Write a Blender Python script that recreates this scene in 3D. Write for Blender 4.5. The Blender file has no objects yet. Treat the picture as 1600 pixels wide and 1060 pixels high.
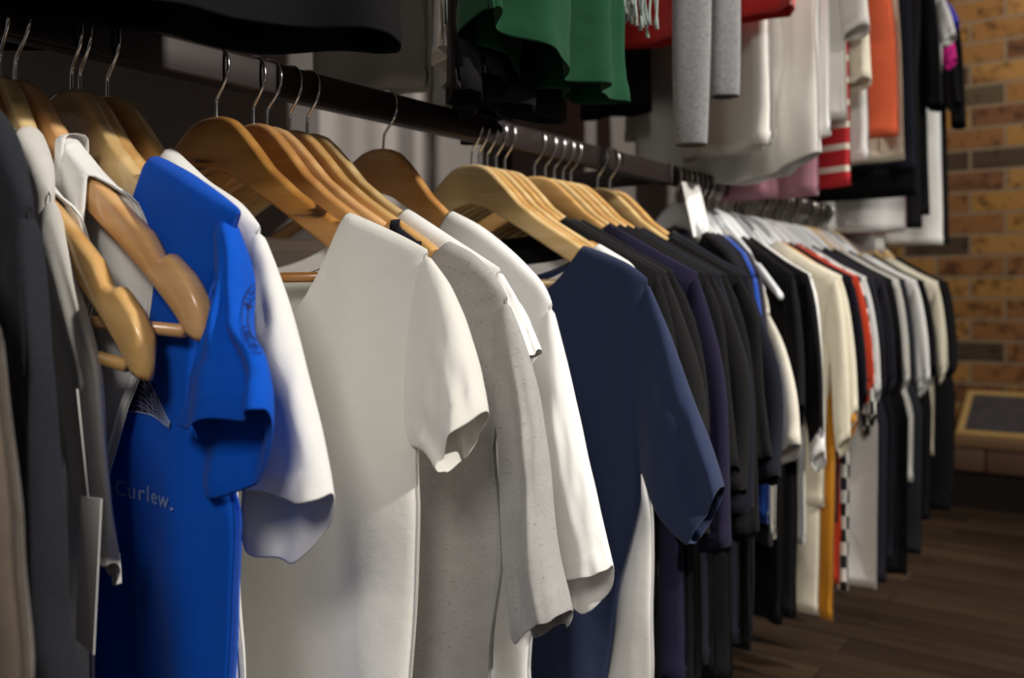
import bpy, bmesh, math, random
from mathutils import Vector, Matrix
from mathutils.bvhtree import BVHTree
from mathutils import noise as mnoise
random.seed(4)
R = math.radians
C = bpy.context.scene.collection
SC = bpy.context.scene

# ------------------------------------------------------------------ camera, world, lights, exposure
FPX, CX, HZ = 1469.0, 800.0, 465.0          # focal length in pixels of the 1600 px frame, centre, horizon row
YAW = R(35.56)
EYE = 0.82                                  # eye height above the floor
FW = (-math.sin(YAW), math.cos(YAW)); RT = (math.cos(YAW), math.sin(YAW))
cam_d = bpy.data.cameras.new('camera'); cam = bpy.data.objects.new('camera', cam_d); C.objects.link(cam)
cam.location = (0, 0, EYE); cam.rotation_euler = (R(90), 0, YAW)
cam_d.sensor_width = 36; cam_d.lens = FPX / 1600 * 36; cam_d.shift_y = -65 / 1600
cam_d.clip_start = 0.02
cam_d.dof.use_dof = True; cam_d.dof.focus_distance = 0.74; cam_d.dof.aperture_fstop = 5.6
SC.camera = cam
SC.view_settings.view_transform = 'Standard'; SC.view_settings.look = 'None'
SC.view_settings.gamma = 1; SC.view_settings.use_curve_mapping = False
SC.view_settings.exposure = 1.4
w = bpy.data.worlds.new('world'); SC.world = w; w.use_nodes = True
w.node_tree.nodes['Background'].inputs[0].default_value = (1.0, 0.93, 0.88, 1)
w.node_tree.nodes['Background'].inputs[1].default_value = 0.055

def spot(loc, target, power, angle, radius, col=(1, .95, .88), blend=.6):
    l = bpy.data.lights.new('ceiling_spot', 'SPOT'); o = bpy.data.objects.new('ceiling_spot', l); C.objects.link(o)
    o.location = loc; o.rotation_euler = (Vector(target) - Vector(loc)).to_track_quat('-Z', 'Y').to_euler()
    l.energy = power; l.spot_size = R(angle); l.spot_blend = blend; l.shadow_soft_size = radius; l.color = col
spot((1.90, 1.15, 2.12), (-.5, .62, .85), 118, 50, .06)
spot((0.60, -1.30, 2.05), (-.6, .50, .85), 34, 60, .30)
spot((1.50, 1.70, 2.30), (-.5, 1.85, .65), 66, 62, .06)
spot((0.75, 2.70, 2.45), (-.6, 2.2, 1.0), 16, 80, .06)
spot((0.25, 3.1, 2.45), (-.1, 4.3, 1.4), 22, 100, .06, (1, .93, .84))

# ------------------------------------------------------------------ helpers
RX, CR = -0.68, 1.038                       # x of the clothes rails, height of a hook's crest on them
CRU = 1.78                                  # hook crest on the upper rail

def ray(px, py=HZ):
    u = (px - CX) / FPX; v = (HZ - py) / FPX
    return (FW[0] + u * RT[0], FW[1] + u * RT[1], v)

def hook_y(px, x=RX):
    d = ray(px); return d[1] / d[0] * x

def front_y(px, s=.22):                     # y of a garment whose aisle-side edge is seen at that column
    return hook_y(px, RX + s)

def turn_for(yk, wdt, px):
    best = (9e9, 0)
    for i in range(-300, 301):
        p = R(i / 10); b = bow(wdt); X = RX + wdt * math.cos(p) - b * math.sin(p); Y = yk + wdt * math.sin(p) + b * math.cos(p)
        zc = X * FW[0] + Y * FW[1]; e = abs(CX + FPX * (X * RT[0] + Y * RT[1]) / zc - px)
        if e < best[0]: best = (e, i / 10)
    return best[1]

def mkpl(yk, phi, x0=RX, z0=CR):
    """point of the hanging plane (along the hanger, height) that a sight line meets"""
    c, s_ = math.cos(R(phi)), math.sin(R(phi))
    def f(px, py, off=0.0):
        S = .15
        for _ in range(6):
            b = bow(S) + off; ax, ay = x0 - b * s_, yk + b * c
            d = ray(px, py); det = d[0] * (-s_) + c * d[1]
            t = (ax * (-s_) + c * ay) / det; S = (d[0] * ay - d[1] * ax) / det
        return (S, EYE + t * d[2] - z0)
    return f

def link(name, verts, faces, mat, parent=None, smooth=True):
    me = bpy.data.meshes.new(name); me.from_pydata(verts, [], faces); me.update()
    if smooth: me.polygons.foreach_set('use_smooth', [True] * len(me.polygons))
    mats = mat if isinstance(mat, (list, tuple)) else [mat]
    for m in mats: me.materials.append(m)
    o = bpy.data.objects.new(name, me); C.objects.link(o)
    if parent: o.parent = parent
    return o

def thing(name, label, cat, loc=(0, 0, 0), rot=(0, 0, 0), group=None):
    o = bpy.data.objects.new(name, None); C.objects.link(o); o.empty_display_size = .02
    o.location = loc; o.rotation_euler = rot; o['label'] = label; o['category'] = cat
    if group: o['group'] = group
    return o

def tag(o, label, cat, group=None):
    o['label'] = label; o['category'] = cat
    if group: o['group'] = group
    return o

def struct(o): o['kind'] = 'structure'; return o

def box_vf(x0, x1, y0, y1, z0, z1):
    v = [(x, y, z) for x in (x0, x1) for y in (y0, y1) for z in (z0, z1)]
    f = [(0, 1, 3, 2), (4, 6, 7, 5), (0, 4, 5, 1), (2, 3, 7, 6), (0, 2, 6, 4), (1, 5, 7, 3)]
    return v, f

def box(name, b, mat, parent=None, bev=0.0):
    v, f = box_vf(*b); o = link(name, v, f, mat, parent, False)
    if bev:
        m = o.modifiers.new('b', 'BEVEL'); m.width = bev; m.segments = 3; m.limit_method = 'ANGLE'
        o.data.polygons.foreach_set('use_smooth', [True] * len(o.data.polygons))
    return o

def interp(pts, x):
    if x <= pts[0][0]: return pts[0][1]
    for (a, b), (c, d) in zip(pts, pts[1:]):
        if x <= c: 
            t = (x - a) / (c - a) if c != a else 0
            return b + (d - b) * t
    return pts[-1][1]

def spline(pts, n):
    """n points at even arc length along a Catmull-Rom curve through pts"""
    P = [Vector(p) for p in pts]
    P = [P[0] * 2 - P[1]] + P + [P[-1] * 2 - P[-2]]
    out = []
    for i in range(1, len(P) - 2):
        for k in range(16):
            t = k / 16; a, b, c, d = P[i - 1:i + 3]
            out.append(.5 * ((2 * b) + (c - a) * t + (2 * a - 5 * b + 4 * c - d) * t * t + (3 * b - a - 3 * c + d) * t ** 3))
    out.append(P[-2])
    L = [0]
    for a, b in zip(out, out[1:]): L.append(L[-1] + (b - a).length)
    res = []; j = 0
    for i in range(n):
        q = L[-1] * i / (n - 1)
        while j < len(L) - 2 and L[j + 1] < q: j += 1
        t = (q - L[j]) / max(1e-9, L[j + 1] - L[j])
        res.append(out[j].lerp(out[j + 1], min(1, t)))
    return res

def tube_vf(path, r, n=8, closed=False):
    V = []; F = []; m = len(path); up = Vector((0, 0, 1)); prev = None
    for i, p in enumerate(path):
        p = Vector(p)
        if closed: d = Vector(path[(i + 1) % m]) - Vector(path[i - 1])
        else: d = Vector(path[min(i + 1, m - 1)]) - Vector(path[max(i - 1, 0)])
        d.normalize()
        if prev is None:
            a = d.cross(up)
            if a.length < .1: a = d.cross(Vector((1, 0, 0)))
        else: a = prev - d * prev.dot(d)
        a.normalize(); prev = a; b = d.cross(a)
        rr = r[i] if isinstance(r, list) else r
        for k in range(n):
            q = 2 * math.pi * k / n; V.append(tuple(p + (a * math.cos(q) + b * math.sin(q)) * rr))
    for i in range(m if closed else m - 1):
        j = (i + 1) % m
        for k in range(n):
            F.append((i * n + k, i * n + (k + 1) % n, j * n + (k + 1) % n, j * n + k))
    if not closed:
        F.append(tuple(range(n - 1, -1, -1))); F.append(tuple((m - 1) * n + k for k in range(n)))
    return V, F

# ------------------------------------------------------------------ materials
def lin(c):
    c = c / 255
    return c / 12.92 if c <= .04045 else ((c + .055) / 1.055) ** 2.4
def rgb(r, g, b): return (lin(r), lin(g), lin(b), 1)

def newmat(name):
    m = bpy.data.materials.new(name); m.use_nodes = True
    nt = m.node_tree; return m, nt, nt.nodes['Principled BSDF']

def N(nt, t, **k):
    n = nt.nodes.new(t)
    for a, b in k.items():
        if a in n.inputs: n.inputs[a].default_value = b
        else: setattr(n, a, b)
    return n

def fabric(name, col, var=.06, scale=60, bump=.25, sheen=.25, specks=None, rough=.92):
    m, nt, p = newmat(name)
    tc = N(nt, 'ShaderNodeTexCoord')
    mp = N(nt, 'ShaderNodeMapping'); mp.inputs['Scale'].default_value = (1, 1, 1.6)
    nt.links.new(tc.outputs['Object'], mp.inputs[0])
    n1 = N(nt, 'ShaderNodeTexNoise'); n1.inputs['Scale'].default_value = scale; n1.inputs['Detail'].default_value = 5
    nt.links.new(mp.outputs[0], n1.inputs['Vector'])
    mx = N(nt, 'ShaderNodeMix', data_type='RGBA')
    c2 = tuple(min(1, x * (1 + var * 2)) for x in col[:3]) + (1,); c1 = tuple(x * (1 - var * 2) for x in col[:3]) + (1,)
    mx.inputs[6].default_value = c1; mx.inputs[7].default_value = c2
    nt.links.new(n1.outputs['Fac'], mx.inputs[0])
    out = mx.outputs[2]
    if specks:
        n2 = N(nt, 'ShaderNodeTexNoise'); n2.inputs['Scale'].default_value = 620; n2.inputs['Detail'].default_value = 3
        mp2 = N(nt, 'ShaderNodeMapping'); mp2.inputs['Scale'].default_value = (.45, .45, 1.2)
        nt.links.new(tc.outputs['Object'], mp2.inputs[0]); nt.links.new(mp2.outputs[0], n2.inputs['Vector'])
        cr = N(nt, 'ShaderNodeValToRGB'); cr.color_ramp.elements[0].position = specks[0]; cr.color_ramp.elements[1].position = specks[1]
        nt.links.new(n2.outputs['Fac'], cr.inputs[0])
        m2 = N(nt, 'ShaderNodeMix', data_type='RGBA'); nt.links.new(cr.outputs[0], m2.inputs[0])
        nt.links.new(out, m2.inputs[6]); m2.inputs[7].default_value = specks[2]; out = m2.outputs[2]
    nt.links.new(out, p.inputs['Base Color'])
    n3 = N(nt, 'ShaderNodeTexNoise'); n3.inputs['Scale'].default_value = 900; n3.inputs['Detail'].default_value = 2
    nt.links.new(tc.outputs['Object'], n3.inputs['Vector'])
    n4 = N(nt, 'ShaderNodeTexNoise'); n4.inputs['Scale'].default_value = 28; n4.inputs['Detail'].default_value = 3
    nt.links.new(tc.outputs['Object'], n4.inputs['Vector'])
    b1 = N(nt, 'ShaderNodeBump'); b1.inputs['Strength'].default_value = bump; b1.inputs['Distance'].default_value = .0006
    b2 = N(nt, 'ShaderNodeBump'); b2.inputs['Strength'].default_value = .35; b2.inputs['Distance'].default_value = .0035
    nt.links.new(n3.outputs['Fac'], b1.inputs['Height']); nt.links.new(n4.outputs['Fac'], b2.inputs['Height'])
    nt.links.new(b2.outputs[0], b1.inputs['Normal']); nt.links.new(b1.outputs[0], p.inputs['Normal'])
    p.inputs['Roughness'].default_value = rough; p.inputs['Specular IOR Level'].default_value = .2
    p.inputs['Sheen Weight'].default_value = sheen; p.inputs['Sheen Roughness'].default_value = .5
    return m

def wood(name, c1, c2, c3=None, grain=26, rough=.28):
    m, nt, p = newmat(name)
    tc = N(nt, 'ShaderNodeTexCoord'); mp = N(nt, 'ShaderNodeMapping'); mp.inputs['Scale'].default_value = (3, grain, grain)
    mp.inputs['Rotation'].default_value = (0, R(28), 0)
    nt.links.new(tc.outputs['Object'], mp.inputs[0])
    n1 = N(nt, 'ShaderNodeTexNoise'); n1.inputs['Scale'].default_value = 2.2; n1.inputs['Detail'].default_value = 6; n1.inputs['Distortion'].default_value = .6
    nt.links.new(mp.outputs[0], n1.inputs['Vector'])
    cr = N(nt, 'ShaderNodeValToRGB'); e = cr.color_ramp.elements
    e[0].position = .35; e[0].color = c1; e[1].position = .65; e[1].color = c2
    if c3:
        k = e.new(.30); k.color = c3; k2 = e.new(.27); k2.color = c3
    nt.links.new(n1.outputs['Fac'], cr.inputs[0]); nt.links.new(cr.outputs[0], p.inputs['Base Color'])
    p.inputs['Roughness'].default_value = rough; p.inputs['Coat Weight'].default_value = .5; p.inputs['Coat Roughness'].default_value = .12
    return m

def plain(name, col, rough=.5, metal=0., coat=0.):
    m, nt, p = newmat(name)
    tc = N(nt, 'ShaderNodeTexCoord'); n1 = N(nt, 'ShaderNodeTexNoise'); n1.inputs['Scale'].default_value = 40
    nt.links.new(tc.outputs['Object'], n1.inputs['Vector'])
    mx = N(nt, 'ShaderNodeMix', data_type='RGBA'); mx.inputs[6].default_value = tuple(x * .94 for x in col[:3]) + (1,); mx.inputs[7].default_value = col
    nt.links.new(n1.outputs['Fac'], mx.inputs[0]); nt.links.new(mx.outputs[2], p.inputs['Base Color'])
    p.inputs['Roughness'].default_value = rough; p.inputs['Metallic'].default_value = metal; p.inputs['Coat Weight'].default_value = coat
    return m

M = {
 'white': fabric('white_cotton', rgb(232, 231, 228), .02),
 'offwhite': fabric('offwhite_cotton', rgb(226, 224, 216), .02),
 'cream': fabric('cream_cotton', rgb(222, 214, 192), .03),
 'greywhite': fabric('grey_white_cotton', rgb(206, 203, 196), .03),
 'blue': fabric('royal_blue_cotton', rgb(2, 82, 196), .05, sheen=.05),
 'royal': fabric('deep_blue_cotton', rgb(10, 60, 150), .05),
 'navy': fabric('navy_cotton', rgb(36, 46, 74), .08, 90, sheen=.1),
 'darknavy': fabric('dark_navy_cotton', rgb(15, 16, 28), .08, sheen=.03),
 'black': fabric('black_cotton', rgb(9, 8, 10), .1, sheen=.02),
 'softblack': fabric('washed_black_cotton', rgb(20, 18, 20), .1, sheen=.03),
 'purple': fabric('dark_purple_cotton', rgb(22, 18, 42), .1, sheen=.03),
 'charcoal': fabric('charcoal_denim', rgb(38, 40, 46), .16, 400, sheen=.05),
 'slate': fabric('slate_cotton', rgb(36, 35, 44), .1, sheen=.05),
 'marl': fabric('grey_marl', rgb(164, 162, 159), .06, 60, specks=(.60, .80, rgb(110, 108, 108))),
 'darkmarl': fabric('mid_grey_marl', rgb(116, 116, 117), .14, 160, specks=(.5, .75, rgb(72, 72, 75))),
 'green': fabric('bottle_green_cotton', rgb(18, 62, 38), .08, sheen=.05),
 'red': fabric('red_cotton', rgb(190, 44, 42), .06),
 'orange': fabric('coral_orange_cotton', rgb(222, 100, 62), .05),
 'rust': fabric('orange_red_cotton', rgb(205, 66, 34), .05),
 'mustard': fabric('mustard_cotton', rgb(206, 138, 36), .06),
 'mauve': fabric('mauve_cotton', rgb(158, 112, 126), .05),
 'pink': fabric('magenta_cotton', rgb(214, 30, 140), .05),
 'violet': fabric('violet_blue_cotton', rgb(60, 60, 190), .05),
 'linen': fabric('natural_linen', rgb(190, 184, 160), .08, 200),
 'brown': fabric('taupe_cotton', rgb(96, 84, 74), .08),
 'stone': fabric('stone_cotton', rgb(206, 200, 186), .05, 30),
}
def striped():
    m, nt, p = newmat('red_white_stripe')
    tc = N(nt, 'ShaderNodeTexCoord'); s = N(nt, 'ShaderNodeSeparateXYZ'); nt.links.new(tc.outputs['Object'], s.inputs[0])
    a = N(nt, 'ShaderNodeMath', operation='MULTIPLY'); a.inputs[1].default_value = 26; nt.links.new(s.outputs[2], a.inputs[0])
    b = N(nt, 'ShaderNodeMath', operation='FRACT'); nt.links.new(a.outputs[0], b.inputs[0])
    c = N(nt, 'ShaderNodeMath', operation='GREATER_THAN'); c.inputs[1].default_value = .72; nt.links.new(b.outputs[0], c.inputs[0])
    mx = N(nt, 'ShaderNodeMix', data_type='RGBA'); mx.inputs[6].default_value = rgb(176, 28, 36); mx.inputs[7].default_value = rgb(215, 205, 190)
    nt.links.new(c.outputs[0], mx.inputs[0]); nt.links.new(mx.outputs[2], p.inputs['Base Color']); p.inputs['Roughness'].default_value = .9
    return m
M['stripe'] = striped()
def checked():
    m, nt, p = newmat('black_white_check')
    tc = N(nt, 'ShaderNodeTexCoord'); k = N(nt, 'ShaderNodeTexChecker'); k.inputs['Scale'].default_value = 42
    k.inputs['Color1'].default_value = rgb(30, 34, 38); k.inputs['Color2'].default_value = rgb(225, 222, 215)
    nt.links.new(tc.outputs['Object'], k.inputs[0]); nt.links.new(k.outputs[0], p.inputs['Base Color']); p.inputs['Roughness'].default_value = .9
    return m
M['check'] = checked()

W_PALE = wood('pale_hanger_wood', rgb(212, 176, 118), rgb(230, 200, 146))
W_HONEY = wood('honey_hanger_wood', rgb(204, 156, 94), rgb(222, 180, 118))
W_ORANGE = wood('orange_hanger_wood', rgb(196, 138, 78), rgb(214, 160, 98))
W_SPALT = wood('spalted_hanger_wood', rgb(168, 112, 50), rgb(196, 142, 74), rgb(62, 36, 18), 20, .35)
W_PINK = wood('rosy_hanger_wood', rgb(214, 160, 104), rgb(230, 184, 130))
CHROME = plain('chrome_wire', (.78, .77, .75, 1), .16, 1)
DARKWIRE = plain('dark_steel_wire', (.5, .47, .42, 1), .28, 1)
RAILM = plain('dark_bronze_rail', rgb(40, 31, 30), .42, .35)
POSTM = plain('dark_upright', rgb(38, 30, 30), .5)
PLASTIC = plain('white_plastic', rgb(222, 224, 226), .25, 0, .3)
CARD = plain('white_card', rgb(224, 222, 218), .6)
WALLM = plain('wall_laminate', rgb(136, 129, 125), .5)
CEILM = plain('ceiling_paint', rgb(120, 116, 112), .9)
INK = plain('navy_print_ink', rgb(10, 22, 66), .7)
PALEINK = plain('pale_print_ink', rgb(150, 172, 220), .7)
WINGINK = plain('dark_wing_ink', rgb(54, 34, 40), .7)

def brick():
    m, nt, p = newmat('mottled_brick')
    tc = N(nt, 'ShaderNodeTexCoord'); mp = N(nt, 'ShaderNodeMapping'); mp.inputs['Rotation'].default_value = (R(90), 0, 0)
    mp.inputs['Location'].default_value = (.07, .02, 0)
    nt.links.new(tc.outputs['Object'], mp.inputs[0])
    bt = N(nt, 'ShaderNodeTexBrick'); bt.inputs['Scale'].default_value = 1
    bt.inputs['Brick Width'].default_value = .262; bt.inputs['Row Height'].default_value = .0885
    bt.inputs['Mortar Size'].default_value = .0065; bt.inputs['Mortar Smooth'].default_value = .3; bt.inputs['Bias'].default_value = 0
    bt.inputs['Color1'].default_value = (0, 0, 0, 1); bt.inputs['Color2'].default_value = (1, 1, 1, 1); bt.inputs['Mortar'].default_value = (.5, .5, .5, 1)
    nt.links.new(mp.outputs[0], bt.inputs['Vector'])
    cr = N(nt, 'ShaderNodeValToRGB'); cr.color_ramp.interpolation = 'CONSTANT'
    e = cr.color_ramp.elements; e[0].position = 0; e[0].color = rgb(88, 70, 54); e[1].position = .16; e[1].color = rgb(172, 122, 66)
    for pz, c in ((.36, (188, 138, 72)), (.54, (160, 110, 64)), (.68, (192, 142, 78)), (.84, (140, 94, 62)), (.93, (104, 88, 64))):
        k = e.new(pz); k.color = rgb(*c)
    nt.links.new(bt.outputs['Color'], cr.inputs[0])
    n1 = N(nt, 'ShaderNodeTexNoise'); n1.inputs['Scale'].default_value = 22; n1.inputs['Detail'].default_value = 5
    nt.links.new(tc.outputs['Object'], n1.inputs['Vector'])
    c2 = N(nt, 'ShaderNodeValToRGB'); c2.color_ramp.elements[0].position = .32; c2.color_ramp.elements[0].color = (.3, .25, .22, 1)
    c2.color_ramp.elements[1].position = .5; c2.color_ramp.elements[1].color = (1, 1, 1, 1)
    nt.links.new(n1.outputs['Fac'], c2.inputs[0])
    mu = N(nt, 'ShaderNodeMix', data_type='RGBA', blend_type='MULTIPLY'); mu.inputs[0].default_value = .9
    nt.links.new(cr.outputs[0], mu.inputs[6]); nt.links.new(c2.outputs[0], mu.inputs[7])
    mx = N(nt, 'ShaderNodeMix', data_type='RGBA'); nt.links.new(bt.outputs['Fac'], mx.inputs[0])
    nt.links.new(mu.outputs[2], mx.inputs[6]); mx.inputs[7].default_value = rgb(164, 142, 116)
    nt.links.new(mx.outputs[2], p.inputs['Base Color']); p.inputs['Roughness'].default_value = .85
    b = N(nt, 'ShaderNodeBump', invert=True); b.inputs['Strength'].default_value = .7; b.inputs['Distance'].default_value = .006
    nt.links.new(bt.outputs['Fac'], b.inputs['Height']); nt.links.new(b.outputs[0], p.inputs['Normal'])
    return m
def planks():
    m, nt, p = newmat('dark_floor_boards')
    tc = N(nt, 'ShaderNodeTexCoord'); bt = N(nt, 'ShaderNodeTexBrick'); bt.inputs['Scale'].default_value = 1
    bt.inputs['Brick Width'].default_value = 1.3; bt.inputs['Row Height'].default_value = .11; bt.inputs['Mortar Size'].default_value = .002
    bt.inputs['Color1'].default_value = rgb(66, 50, 38); bt.inputs['Color2'].default_value = rgb(104, 82, 62); bt.inputs['Mortar'].default_value = rgb(28, 22, 18)
    nt.links.new(tc.outputs['Object'], bt.inputs['Vector'])
    mp = N(nt, 'ShaderNodeMapping'); mp.inputs['Scale'].default_value = (1.5, 26, 1); nt.links.new(tc.outputs['Object'], mp.inputs[0])
    n1 = N(nt, 'ShaderNodeTexNoise'); n1.inputs['Scale'].default_value = 1.6; n1.inputs['Detail'].default_value = 6; nt.links.new(mp.outputs[0], n1.inputs['Vector'])
    cr = N(nt, 'ShaderNodeValToRGB'); cr.color_ramp.elements[0].position = .3; cr.color_ramp.elements[0].color = (.35, .35, .35, 1); cr.color_ramp.elements[1].position = .7
    nt.links.new(n1.outputs['Fac'], cr.inputs[0])
    mu = N(nt, 'ShaderNodeMix', data_type='RGBA', blend_type='MULTIPLY'); mu.inputs[0].default_value = .9
    nt.links.new(bt.outputs['Color'], mu.inputs[6]); nt.links.new(cr.outputs[0], mu.inputs[7]); nt.links.new(mu.outputs[2], p.inputs['Base Color'])
    p.inputs['Roughness'].default_value = .5
    return m

# ------------------------------------------------------------------ the setting
WX, WY = -1.04, 4.30
struct(box('floor', (WX - .1, 2.6, -1.5, WY + .1, -.06, 0), planks()))
struct(box('wall_left', (WX - .08, WX, -1.5, WY + .1, 0, 2.7), WALLM))
struct(box('wall_back', (WX, 2.6, WY, WY + .1, 0, 2.7), brick()))
struct(box('ceiling', (WX - .1, 2.6, -1.5, WY + .1, 2.7, 2.76), CEILM))
for i, y in enumerate((.10, 1.385, 2.60)):
    struct(box('trim_%d' % (i + 1), (WX, WX + .035, y - .022, y + .022, 0, 2.5), POSTM))
struct(box('baseboard_back', (WX, 2.6, WY - .015, WY, 0, .04), POSTM))

# low bench against the brick wall
bench = thing('bench', 'low tiled ledge along the foot of the brick wall', 'ledge', (-.48, WY - .18, 0))
BR = plain('ledge_tile', rgb(116, 86, 66), .5)
box('top_slab', (-.42, 1.6, -.18, .18, .245, .285), plain('ledge_top', rgb(150, 116, 84), .45), bench, .004)
for i in range(7): box('front_tile', (-.42 + i * .29, -.42 + i * .29 + .284, -.175, -.15, .155, .243), BR, bench, .003)
box('base', (-.36, 1.6, -.11, .18, 0, .245), plain('ledge_base', rgb(50, 38, 32), .7), bench)
# framed chalkboard leaning on the ledge
cb = thing('chalkboard', 'small chalkboard in a pale wooden frame resting on the low ledge', 'chalkboard', (-.60, WY - .285, .289), (R(-60), 0, 0))
fm = wood('frame_wood', rgb(206, 170, 104), rgb(222, 188, 124))
bw, bh, fwid = .62, .295, .026
def fbar(a): box('frame', a, fm, cb, .003)
fbar((-.13, -.13 + bw, 0, .016, 0, fwid)); fbar((-.13, -.13 + bw, 0, .016, bh - fwid, bh))
fbar((-.13, -.13 + fwid, 0, .016, fwid, bh - fwid)); fbar((-.13 + bw - fwid, -.13 + bw, 0, .016, fwid, bh - fwid))
slate, nt_, p_ = newmat('chalk_slate')
tc = N(nt_, 'ShaderNodeTexCoord'); n1 = N(nt_, 'ShaderNodeTexNoise'); n1.inputs['Scale'].default_value = 14; nt_.links.new(tc.outputs['Object'], n1.inputs['Vector'])
cr = N(nt_, 'ShaderNodeValToRGB'); cr.color_ramp.elements[0].color = rgb(52, 50, 52); cr.color_ramp.elements[1].color = rgb(92, 88, 92)
nt_.links.new(n1.outputs['Fac'], cr.inputs[0]); nt_.links.new(cr.outputs[0], p_.inputs['Base Color']); p_.inputs['Roughness'].default_value = .7
box('slate', (-.13 + fwid, -.13 + bw - fwid, .005, .012, fwid, bh - fwid), slate, cb)

# rails with their arms
def rail(name, label, y0, y1, z, x=RX, arms=()):
    t = thing(name, label, 'clothes rail', (x, y0, z))
    box('bar', (-.010, .010, 0, y1 - y0, -.030, 0), RAILM, t, .003)
    box('end_cap', (-.012, .012, y1 - y0, y1 - y0 + .006, -.032, .002), POSTM, t, .002)
    for a in arms: box('arm', (WX - x + .0005, -.0105, a - y0 - .011, a - y0 + .011, -.032, -.004), POSTM, t, .002)
    return t
RZ = CR - .0045
rail('clothes_rail', 'dark bronze clothes rail carrying the wooden hangers beside the camera', -.35, 1.375, RZ, arms=(.10, 1.355))
rail('clothes_rail', 'dark clothes rail packed with white plastic hangers towards the brick wall', 1.405, 2.62, RZ, arms=(2.60,))
rail('clothes_rail', 'upper clothes rail above the two lower ones', -.35, 2.95, CRU - .0045, arms=(.10, 1.385, 2.60))

# ------------------------------------------------------------------ hangers
TOPP = [(0, -.062), (.012, -.0628), (.024, -.067), (.036, -.0765), (.05, -.090), (.07, -.1105), (.1, -.132), (.14, -.1555), (.168, -.172), (.19, -.184), (.205, -.194), (.216, -.207), (.222, -.222)]
BOTP = [(0, -.108), (.02, -.113), (.05, -.1285), (.08, -.1455), (.135, -.1775), (.175, -.203), (.195, -.218), (.212, -.2325), (.222, -.233)]
def bow(s): return -.016 * min(1.15, abs(s) / .22) ** 1.3

def hanger_bar(notch, half=.222):
    V = []; F = []; n = 75; S = [-.222 + .444 * i / (n - 1) for i in range(n)]; kk = half / .222
    line_t = lambda q: interp(TOPP, q) if q < .19 else -.184 - (q - .19) * .62
    line_b = lambda q: interp(BOTP, q) if q < .175 else -.203 - (q - .175) * .70
    for s in S:
        a = abs(s); zt = line_t(a * kk) + (interp(TOPP, a) - line_t(a)); zb = line_b(a * kk) + (interp(BOTP, a) - line_b(a))
        if notch:
            d = abs(a - .176)
            if d < .009: zt -= .007 * math.sqrt(max(0, 1 - (d / .009) ** 2))
        hy = .0062 if a < .16 else .0062 + .0012 * (a - .16) / .06
        e = min(1, (.2225 - a) / .012); hy *= math.sqrt(max(.04, 1 - (1 - e) ** 2)) if e < 1 else 1
        r = .0035; s *= kk; y = bow(s)
        ring = [(-hy, zb + r), (-hy, (zb + zt) / 2), (-hy, zt - r * 1.3), (-hy * .82, zt - r * .35), (-hy * .35, zt), (hy * .35, zt), (hy * .82, zt - r * .35), (hy, zt - r * 1.3), (hy, (zb + zt) / 2), (hy, zb + r), (hy * .7, zb), (-hy * .7, zb)]
        for (yy, z) in ring: V.append((s, y + yy, z))
    k = 12
    for i in range(n - 1):
        for j in range(k): F.append((i * k + j, (i + 1) * k + j, (i + 1) * k + (j + 1) % k, i * k + (j + 1) % k))
    F.append(tuple(range(k))); F.append(tuple((n - 1) * k + j for j in range(k - 1, -1, -1)))
    return V, F
HOOK = [(0, -.066), (0, -.052), (.001, -.046), (.0075, -.037), (.0125, -.029), (.0148, -.021), (.0140, -.0125), (.0100, -.0055), (.003, -.0022), (-.004, -.0024), (-.0105, -.0065), (-.0145, -.014), (-.0150, -.022), (-.0135, -.029)]
hook_path = [(p[0], 0, p[1]) for p in spline(HOOK, 44)]
hv, hf = tube_vf(hook_path, .0014, 8)
bar_me = {}; hook_me = {}
def wooden_hanger(y, phi, mat, label, tilt=0, notch=False, crossbar=True, group=None, x=RX, z=CR, name='wooden_hanger', wire=None, half=.186):
    t = thing(name, label, 'coat hanger', (x, y, z), (0, R(tilt), R(phi)), group)
    wire = wire or CHROME
    key = (notch, mat.name, half)
    if key not in bar_me:
        v, f = hanger_bar(notch, half); o = link('shoulder_bar', v, f, mat, t); bar_me[key] = o.data
    else:
        o = bpy.data.objects.new('shoulder_bar', bar_me[key]); C.objects.link(o); o.parent = t
    if wire.name not in hook_me: o = link('hook', hv, hf, wire, t); hook_me[wire.name] = o.data
    else: o = bpy.data.objects.new('hook', hook_me[wire.name]); C.objects.link(o); o.parent = t
    if crossbar:
        kb = 'cb%s%.3f' % (mat.name, half); sx_ = half - .022; zx_ = interp(BOTP, sx_) - .006
        if kb not in hook_me:
            v, f = tube_vf([(-sx_, bow(sx_), zx_), (0, bow(sx_), zx_), (sx_, bow(sx_), zx_)], .0042, 10)
            hook_me[kb] = link('trouser_bar', v, f, mat, t).data
        else:
            o = bpy.data.objects.new('trouser_bar', hook_me[kb]); C.objects.link(o); o.parent = t
    return t

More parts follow.
